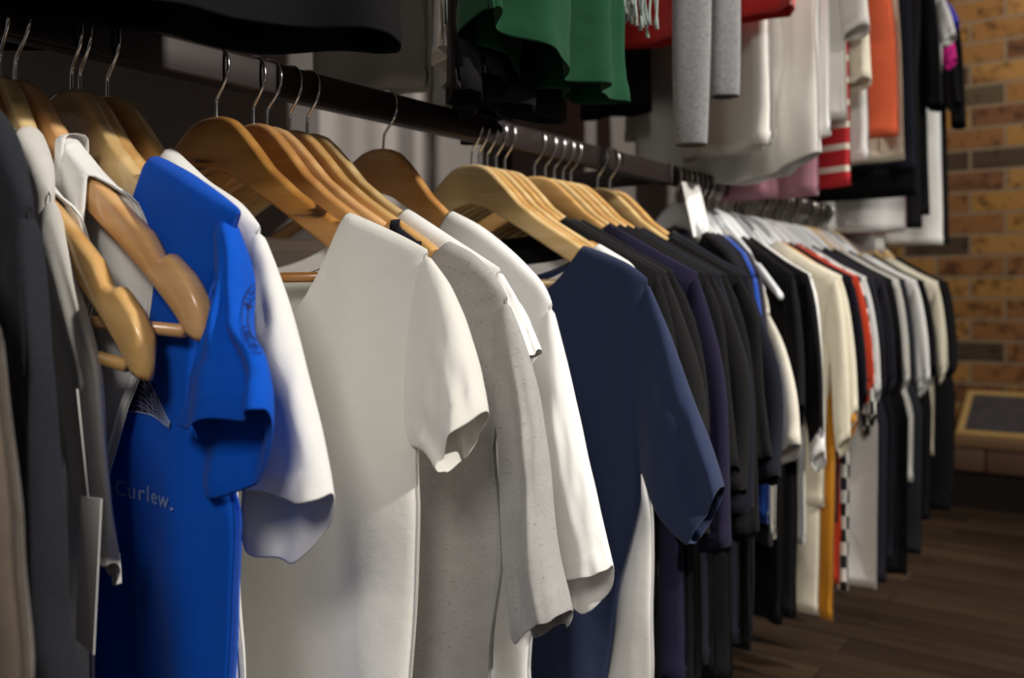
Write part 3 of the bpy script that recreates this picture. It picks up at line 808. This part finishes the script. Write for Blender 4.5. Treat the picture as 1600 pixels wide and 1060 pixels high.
# ================================================================== the far lower rail
GP = 'white plastic hangers packed on the far lower rail'
far = [  # sleeve column, body column, material, hem, sleeve drop, label
 (1172, 1165, 'black', -.74, 0, 'black t-shirt, first on the far rail beside the white card'),
 (1178, 1172, 'darknavy', -.72, 0, 'dark navy t-shirt, second on the far rail'),
 (1186, 1180, 'black', -.74, 0, 'black t-shirt just before the deep blue one on the far rail'),
 (1192, 1200, 'royal', -.56, 0, 'deep blue t-shirt showing as a thin strip among dark ones'),
 (1199, 1205, 'slate', -.60, 0, 'grey t-shirt between the deep blue and the stone-cream one'),
 (1250, 1209, 'stone', -.60, -.44, 'stone-cream t-shirt with long loose sleeve below two bare white hanger tips'),
 (1256, 1228, 'black', -.74, 0, 'black t-shirt squeezed behind the stone-cream one'),
 (1287, 1244, 'black', -.74, -.42, 'black t-shirt with broad sleeve between two cream ones'),
 (1290, 1262, 'white', -.62, -.46, 'white t-shirt whose low sleeve hangs behind the broad black one'),
 (1340, 1284, 'cream', -.77, -.41, 'cream t-shirt with full sleeve next to the mustard one'),
 (1330, 1290, 'cream', -.58, -.45, 'second cream t-shirt, pressed against the mustard one'),
 (1338, 1308, 'mustard', -.78, -.43, 'mustard yellow t-shirt between cream and dark ones'),
 (1356, 1312, 'darknavy', -.62, -.385, 'dark navy t-shirt between the mustard and the orange-red one'),
 (1366, 1322, 'rust', -.745, -.375, 'orange-red t-shirt showing as a narrow strip'),
 (1369, 1330, 'check', -.755, -.43, 'black and white checked shirt edging the clean white one'),
 (1377, 1372, 'white', -.755, -.385, 'clean white t-shirt behind the orange-red one'),
 (1384, 1388, 'slate', -.76, 0, 'slate grey long top beyond the clean white one'),
 (1400, 1400, 'slate', -.74, 0, 'dark slate t-shirt before the black ones near the rail end'),
 (1412, 1420, 'softblack', -.78, 0, 'washed black t-shirt behind the slate ones'),
 (1422, 1428, 'greywhite', -.60, 0, 'pale grey t-shirt edge between washed black and charcoal'),
 (1432, 1442, 'charcoal', -.76, 0, 'charcoal t-shirt beneath the wooden hangers of the far rail'),
 (1453, 1430, 'white', -.52, -.395, 'white t-shirt with short sleeve on a wooden hanger at the rail end'),
 (1464, 1455, 'black', -.72, -.37, 'black t-shirt with white-cuffed neighbour at the rail end'),
 (1481, 1460, 'cream', -.60, -.385, 'cream t-shirt with pale cuff, third from the rail end'),
 (1492, 1488, 'black', -.745, 0, 'black t-shirt closing the far rail before the brick wall'),
 (1497, 1493, 'black', -.72, 0, 'black long top at the very end of the far rail'),
]
ylast = 1.395
def hl(kind, lab):
    a = (kind + ' under the ' + lab).split(); return ' '.join(a[:16])
for i, (px, bx, mt, hem, sl_, lab) in enumerate(far):
    yw = hook_y(px, RX + .225)
    y = max(ylast + .021, min(yw, 2.56 - .02 * (25 - i)))
    ph = max(-27, min(12, turn_for(y, .228 if sl_ else .215, px))); ylast = y
    PLF = mkpl(y, ph)
    if i <= 18 and i != 5: plastic_hanger(y, ph, hl('white plastic hanger', lab))
    elif i == 5: plastic_hanger(y, ph, 'white plastic hanger with bare tips above the stone-cream t-shirt', tilt=3, sx=.95)
    else: wooden_hanger(y, ph, W_PALE if i % 2 else W_HONEY, hl('wooden hanger', lab), wire=DARKWIRE)
    e = PLF(px, 600)[0]; be = max(.12, min(.24, PLF(bx, 800)[0])); S0 = max(.165, min(.20, e - .022)); dr = sl_ or -.385
    sh_ = [(.085, -.119), (S0 * .8, -.119 - (S0 * .8 - .085) * .62), (S0, -.185)]
    if i == 5: sh_ = [(.06, -.105), (.10, -.14), (.135, -.175), (.160, -.245)]; S0 = .160
    z0_s = sh_[-1][1]
    r_ = e - S0
    so_ = [(S0, z0_s), (S0 + r_ * .45, z0_s - .045), (S0 + r_ * .85, z0_s + (dr - z0_s) * .6), (e, dr)]
    si_ = [(S0 - .014, z0_s - .12), (S0 - .010, z0_s - .14), (S0 - .004, dr + .01), (S0 + (r_ * .15), dr - .032)]
    tee(lab, mt, y, ph, neck=.085 if i != 5 else .06, dF=.05, band=.012, seed=70 + i, hi=False, hem=hem, sd=.012, sy=0, thick=.008, back=(-.004, -.02), shoulder=sh_,
        side=[(S0, z0_s), (S0 - .004, z0_s - .06), (S0 - .012, z0_s - .14), (be, -.45 if hem < -.5 else -.42), (be - .004, -.8)], so=so_, si=si_)
# the spaces between: more hangers of the same row
ys = [1.412 + .0335 * k for k in range(28)]
for k, y in enumerate(ys):
    if y > 2.30: break
    plastic_hanger(y + .006 * math.sin(k * 2.3), -24 + 26 * min(1, (y - 1.40) / .5) + 2 * math.sin(k * 1.7), 'white plastic hanger wedged in the tight row, carrying no garment of its own', GP)
# white divider card on the far rail
pc = thing('divider_card', 'blank white card hanging at the start of the far rail', 'card', (0, 0, 0))
def at_y(px, py, X):
    d = ray(px, py); t = X / d[0]; return Vector((X, t * d[1], EYE + t * d[2]))
c4 = [at_y(1065, 284, -.655), at_y(1092, 287, -.650), at_y(1113, 372, -.622), at_y(1084, 370, -.627)]
org = c4[0].copy(); pc.location = org
nrm = (c4[1] - c4[0]).cross(c4[3] - c4[0]).normalized() * .001
V = [tuple(c - org) for c in c4] + [tuple(c - org + nrm) for c in c4]
link('card', V, [(0, 1, 2, 3), (7, 6, 5, 4), (0, 4, 5, 1), (1, 5, 6, 2), (2, 6, 7, 3), (3, 7, 4, 0)], CARD, pc, False)
# swing tag on the vest
tg = thing('swing_tag', 'long white swing tag hanging against the vest top at lower left', 'price tag', (0, 0, 0))
c4 = [at_y(126, 776, -.50), at_y(158, 780, -.487), at_y(146, 1024, -.487), at_y(118, 1000, -.50)]
org = c4[0].copy(); tg.location = org; nrm = (c4[1] - c4[0]).cross(c4[3] - c4[0]).normalized() * .0008
V = [tuple(c - org) for c in c4] + [tuple(c - org + nrm) for c in c4]
link('card', V, [(0, 1, 2, 3), (7, 6, 5, 4), (0, 4, 5, 1), (1, 5, 6, 2), (2, 6, 7, 3), (3, 7, 4, 0)], CARD, tg, False)
v_, f_ = tube_vf([(0.004, .002, 0), (.002, .0, .03), (0, -.002, .06)], .0004, 5); link('string', v_, f_, CARD, tg)

# ================================================================== the upper rail
def up(label, mt, xc, yc, phi, wd, hem, seed, **k):
    S0 = max(.06, min(.2, wd))
    side = [(S0, -.192), (S0, -.30), (max(.03, wd * .96), -.45), (wd, -.75), (wd * 1.02, -1.)]
    kw = dict(neck=min(.09, S0 * .5), dF=.05, band=.012, seed=seed, hi=False, hem=hem - CRU, z=CRU, x=xc, side=side, sleeves=0,
              shoulder=[(min(.09, S0 * .5), -.125), (S0, -.192)], thick=.012, fold=1.2, sd=.012, sy=0)
    kw.update(k)
    return tee(label, mt, yc, phi, **kw)
def fo_arm(x1, y, label):
    t = thing('display_arm', label, 'display arm', (WX, y, CRU))
    box('bar', (0.0005, x1 - WX, -.008, .008, -.022, -.004), RAILM, t, .002)
    return t
c68 = (math.cos(R(68)), math.sin(R(68)))
up('large black top at the upper left, hem tilted towards the camera', 'black', -.48 - .2 * c68[0], .513 - .2 * c68[1], 68, .2, .998, 101, thick=.035, fold=.8, hi=True)
up('black top behind the large one in the top left corner', 'black', -.72, .375, 0, .19, 1.028, 102, thick=.03)
up('black vest against the wall in the top left corner', 'black', -.80, .28, 6, .2, 1.03, 103, thick=.03)
up('pale grey top against the wall beyond the large black one', 'greywhite', -.865, .90, 0, .09, 1.085, 104, thick=.018)
up('narrow white top hanging edge-on left of the green garment', 'white', -.675, .84, -51, .2, 1.055, 105, thick=.010)
up('navy top hanging edge-on between the white and the green one', 'darknavy', -.625, .83, -50, .2, 1.02, 106, thick=.022)
gr = up('bottle green top with folded hem at the top centre', 'green', -.484, .74, 95, .125, 1.022, 107, thick=.022, fold=2.0, hi=True,
        hemfun=lambda s: 1.022 - CRU + .035 * max(0, -s / .125) ** 1.3)
up('black top whose hem hangs below the green one', 'black', -.535, .735, 95, .095, 1.002, 108, thick=.018)
up('red top behind the fringed scarf and the grey leggings', 'red', -.61, 1.378, -13, .168, 1.237, 109, thick=.016, fold=1.8)
up('small black top below the hem of the red one', 'black', -.84, 1.50, 0, .075, 1.15, 110)
up('white sleeve-like top between the grey leggings and the long white shirt', 'greywhite', -.605, 1.45, -20, .105, 1.054, 111, fold=1.6)
up('long white shirt with a curved hem reaching down to the far rail', 'greywhite', -.66, 1.56, -20, .22, 1.06, 112, thick=.018, fold=1.4, hi=True,
   hemfun=lambda s: 1.07 - CRU - .055 * max(0, 1 - ((s - .05) / .2) ** 2))
up('white top in front of the long curved white shirt', 'white', -.57, 1.50, 0, .12, 1.075, 113, fold=1.6)
up('mauve top peeping out below the long white shirt', 'mauve', -.60, 1.62, 0, .090, .995, 114)
up('light grey t-shirt with short sleeve left of the orange one', 'greywhite', -.68, 1.645, 2, .215, 1.125, 115, sleeves=2, so=[(.2, -.192), (.228, -.30), (.250, -.50)], si=[(.19, -.35), (.195, -.42), (.205, -.515)])
up('red and white striped top below the light grey t-shirt', 'stripe', -.605, 1.685, 0, .135, 1.015, 116)
up('cream t-shirt with sleeve beside the orange one', 'cream', -.68, 1.70, 0, .205, 1.15, 117, sleeves=2, so=[(.2, -.192), (.225, -.33), (.240, -.58)], si=[(.19, -.35), (.195, -.45), (.200, -.59)])
up('white t-shirt just left of the orange one', 'white', -.68, 1.79, 0, .215, 1.07, 118, sleeves=2)
up('coral orange t-shirt on the upper rail', 'orange', -.68, 1.97, 0, .225, 1.14, 119, sleeves=0)
up('cream long top edging the orange one', 'cream', -.68, 2.03, 0, .222, 1.10, 120)
up('navy sweatshirt with black ribbed hem on the upper rail', 'darknavy', -.68, 2.17, 0, .215, 1.095, 121, ribhem=.055, cat='sweatshirt', name='sweatshirt')
up('white top with low hem under the navy sweatshirt', 'white', -.70, 2.24, 0, .19, .97, 122)
up('magenta top showing as a thin strip under the navy sweatshirt', 'pink', -.69, 2.27, 0, .176, .97, 123)
up('black top beside the magenta strip', 'black', -.68, 2.31, 0, .19, .98, 124)
LS = dict(so=[(.18, -.192), (.196, -.25), (.205, -.36), (.210, -.50)], si=[(.165, -.32), (.168, -.36), (.170, -.42), (.172, -.50)], sleeves=2)
def sl(d, r=.03): return dict(so=[(.18, -.192), (.18 + r * .6, -.192 - d * .45), (.18 + r, -.192 - d)], si=[(.165, -.30), (.168, -.192 - d * .95), (.18, -.192 - d - .02)], sleeves=2)
up('black jacket before the white one at the end of the upper rail', 'black', -.68, 2.44, 0, .18, 1.02, 125, **LS)
up('white jacket with a sloping white shoulder at the end of the upper rail', 'white', -.68, 2.60, 0, .18, .955, 126, cat='jacket', name='jacket', **sl(.10))
up('magenta vest showing as a patch behind the white jacket', 'pink', -.68, 2.625, 0, .17, 1.2, 127, **sl(.155, .026))
up('violet-blue top whose shoulder shows beyond the white jacket', 'violet', -.68, 2.645, 0, .17, 1.2, 131, **sl(.06))
up('black top with drooping sleeve behind the white jacket', 'black', -.68, 2.60 + .07, 0, .17, 1.1, 132, **sl(.26, .028))
up('black jacket closing the upper rail before the brick wall', 'black', -.68, 2.74, 0, .165, .965, 128, cat='jacket', name='jacket', **LS)
up('white top in the shade behind the end of the far rail', 'white', -.73, 2.33, 0, .13, .93, 129)
up('pale grey top in the shade behind the wooden hangers', 'greywhite', -.76, 2.46, 0, .15, .93, 130)
# fringed scarf
sc = thing('fringed_scarf', 'pale grey-green scarf with a tasselled fringe beside the green top', 'scarf', (-.505, .925, 1.30))
SM = fabric('scarf_yarn', rgb(140, 152, 146), .12, 120)
d_ = (.30, .95)
def scp(a, off, z): return (d_[0] * a - d_[1] * off, d_[1] * a + d_[0] * off, z)
V = []; F = []
for i in range(18):
    for j in range(13):
        a = -.042 + .084 * j / 12; V.append(scp(a, .006 * math.sin(a * 160 + i * .2), -.055 + .55 * i / 17))
for i in range(17):
    for j in range(12): q = i * 13 + j; F.append((q, q + 1, q + 14, q + 13))
solid(link('scarf_cloth', V, F, SM, sc), .003)
rn = random.Random(5)
V = []; F = []
for k in range(44):
    a = -.042 + .084 * (k / 43) + rn.uniform(-.002, .002); o_ = rn.uniform(-.008, .008); L = .10 + .025 * (k / 43) + rn.uniform(-.012, .012)
    pth = [scp(a + .003 * math.sin(t_ * 4 + k), o_ + .003 * math.cos(t_ * 5 + k), -.05 - L * t_) for t_ in [x_ / 8 for x_ in range(9)]]
    v_, f_ = tube_vf(pth, [.0013] * 8 + [.0024], 5); b = len(V); V += v_; F += [tuple(x_ + b for x_ in q) for q in f_]
fr = link('fringe', V, F, SM, sc); fr['kind'] = 'stuff'
# grey marl leggings
lg = thing('leggings', 'mid-grey marl leggings hanging folded over the red top', 'leggings', (-.535, 1.17, CRU))
def leg(cx_, cy_, zb, wdt, seed):
    V = []; F = []; n = 24; rn = random.Random(seed); p0 = rn.uniform(0, 6)
    for i in range(20):
        t = i / 19; z_ = -.12 + (zb - CRU + .12) * t; ww = wdt * (1.25 - .3 * t + .06 * math.sin(t * 9 + p0))
        for k in range(n):
            q = 2 * math.pi * k / n; rp = 1 + .10 * math.sin(q * 3 + t * 4 + p0)
            a, b = ww * math.cos(q) * rp, .014 * math.sin(q) * rp
            V.append((cx_ + a * .80 - b * .6, cy_ + a * .55 + b * .8, z_))
    for i in range(19):
        for k in range(n): F.append((i * n + k, (i + 1) * n + k, (i + 1) * n + (k + 1) % n, i * n + (k + 1) % n))
    solid(link('leg', V, F, M['darkmarl'], lg), .002)
leg(.003, -.014, 1.02, .024, 1); leg(.028, .035, 1.09, .020, 2)
v_, f_ = box_vf(-.05, .06, -.03, .05, -.13, -.09); link('waistband', v_, f_, M['darkmarl'], lg)
# hooks for the upper row: wooden hangers of the far end that the frame still shows nothing of are left out
for (x1, y, lab) in ((-.46, .33, 'display arm above the large black top'), (-.46, .74, 'display arm above the green top'), (-.46, .93, 'display arm above the fringed scarf'), (-.46, 1.17, 'display arm above the grey leggings')):
    fo_arm(x1, y, lab)

# ================================================================== prints
SL = blue.sleeves[0]; BD = blue.body; G_ = blue.root
tp = text_polys('Curlew.', .0150, 1.12)
mxx = max(q[0] for p_ in tp for q in p_)
s0, z0_ = pb(172, 774, -.017); s1, z1_ = pb(263, 788, -.017)
kx = (s1 - s0) / mxx; sub = []
for t3 in tp: sub.append([(s0 + x_ * kx, z0_ + y_ + (z1_ - z0_) * 0.2 * (x_ / mxx)) for x_, y_ in t3])
ink_faces('slogan_print', BD, G_, sub, PALEINK, 'pale lettering')
def seg(pts, n=6):
    out = []
    for a, b in zip(pts, pts[1:]):
        for i in range(n): out.append((a[0] + (b[0] - a[0]) * i / n, a[1] + (b[1] - a[1]) * i / n))
    return out + [pts[-1]]
wing_t = P(pb, (150, 545), (181, 560), (205, 580), (220, 597), (232, 620), (245, 645), (254, 662), off=-.017)
wing_b = P(pb, (150, 640), (181, 643), (205, 645), (220, 649), (232, 655), (245, 664), (253, 670), off=-.017)
TT = seg(wing_t, 5); BB = seg(wing_b, 5); polys = []
for i in range(len(TT) - 1):
    for k in range(10):
        a, b = k / 10, (k + 1) / 10
        f_l = lambda p, q, t: (p[0] + (q[0] - p[0]) * t, p[1] + (q[1] - p[1]) * t)
        polys.append([f_l(TT[i], BB[i], a), f_l(TT[i + 1], BB[i + 1], a), f_l(TT[i + 1], BB[i + 1], b), f_l(TT[i], BB[i], b)])
wg = ink_faces('wing_print', BD, G_, polys, WINGINK, 'dark wing of the bird print')
L_ = line_quads(TT, .0010) + line_quads(BB, .0010)
for k in (.2, .35, .5, .65, .8, .9):
    L_ += line_quads(seg([(a[0] + (b[0] - a[0]) * (k + .06 * math.sin(i * .9)), a[1] + (b[1] - a[1]) * (k + .06 * math.sin(i * .9))) for i, (a, b) in enumerate(zip(TT[::2], BB[::2]))], 3), .0005)
for i in range(3, len(TT) - 6, 3): L_ += line_quads(seg([TT[i], BB[min(i + 3, len(BB) - 1)]], 8), .0005)
o = ink_faces('feather_lines', BD, G_, L_, PALEINK); o.location.y = -.0005
# round badge on the sleeve
def ink_sight(name, part, root, polys, mat, label=None):
    """print polygons whose corners are found where sight lines meet the cloth"""
    bpy.context.view_layer.update(); me = part.data
    bv = BVHTree.FromPolygons([v.co for v in me.vertices], [tuple(p.vertices) for p in me.polygons])
    mi = root.matrix_world.inverted(); o0 = mi @ Vector((0, 0, EYE)); V = []; F = []
    for pg in polys:
        pr = []
        for (a_, b_) in pg:
            d = mi.to_3x3() @ Vector(ray(a_, b_)); h = bv.ray_cast(o0, d.normalized())
            if h[0] is None: break
            pr.append(tuple(h[0] - d.normalized() * .0022))
        if len(pr) < len(pg): continue
        b0 = len(V); V += pr; F.append(tuple(range(b0, b0 + len(pr))))
    o = link(name, V, F, mat, root, False)
    if label: o['label'] = label
    return o
cs, cz, rs, rz = 405, 497, 27, 54
ring = lambda k: [(cs + rs * k * math.cos(q / 60 * 2 * math.pi), cz - rz * k * math.sin(q / 60 * 2 * math.pi)) for q in range(61)]
bl = line_quads(ring(1), 1.3) + line_quads(ring(.64), 1.1)
bl += line_quads([(cs - 1, cz - 34), (cs - 4, cz - 20), (cs - 3, cz), (cs - 1, cz + 22)], 7)
bl += line_quads([(cs - 18, cz - 15), (cs - 12, cz - 19), (cs - 4, cz - 24)], 4) + line_quads([(cs - 14, cz + 15), (cs - 2, cz + 14)], 8) + line_quads([(cs - 11, cz + 9), (cs - 4, cz + 6)], 3)
bl += line_quads([(cs - 8, cz + 26), (cs - 3, cz + 20), (cs + 4, cz + 18)], 1.5)
def arc_text(txt, r, a0, a1, size, flip):
    out = []
    for i, ch in enumerate(txt):
        if ch == ' ': continue
        q = R(a0 + (a1 - a0) * i / max(1, len(txt) - 1)); px_, pz_ = cs + rs * r * math.cos(q), cz - rz * r * math.sin(q)
        tq = math.atan2(rz * math.cos(q), -rs * math.sin(q)); rot = tq + math.pi if not flip else tq
        for t3 in text_polys(ch, size):
            out.append([(px_ + (x_ - size * .3) * math.cos(rot) - (y_ - size * .35) * math.sin(rot), pz_ - ((x_ - size * .3) * math.sin(rot) + (y_ - size * .35) * math.cos(rot))) for x_, y_ in t3])
    return out
bl += arc_text('BIRD', .82, 150, 100, 11, False) + arc_text('LONG DIST', .82, 200, 268, 11, True)
ink_sight('badge_print', SL, G_, bl, INK, 'round navy bird badge')
# pocket on the linen apron
pq = mkpl(Y0b, 4)
pk_pts = [(s_ / 100, z_ / 100) for z_ in range(-58, -33, 2) for s_ in (9, 10.5, 12, 13.5, 15, 16, 16.6)]
pr = project(ap.body, pk_pts, .0015); V = [p if p else (a[0], bow(a[0]) - .012, a[1]) for p, a in zip(pr, pk_pts)]
F = [(i * 7 + j, i * 7 + j + 1, (i + 1) * 7 + j + 1, (i + 1) * 7 + j) for i in range(12) for j in range(6)]
po = link('pocket', V, F, M['linen'], ap.root); solid(po, .003, 1); po['label'] = 'pale linen patch pocket'
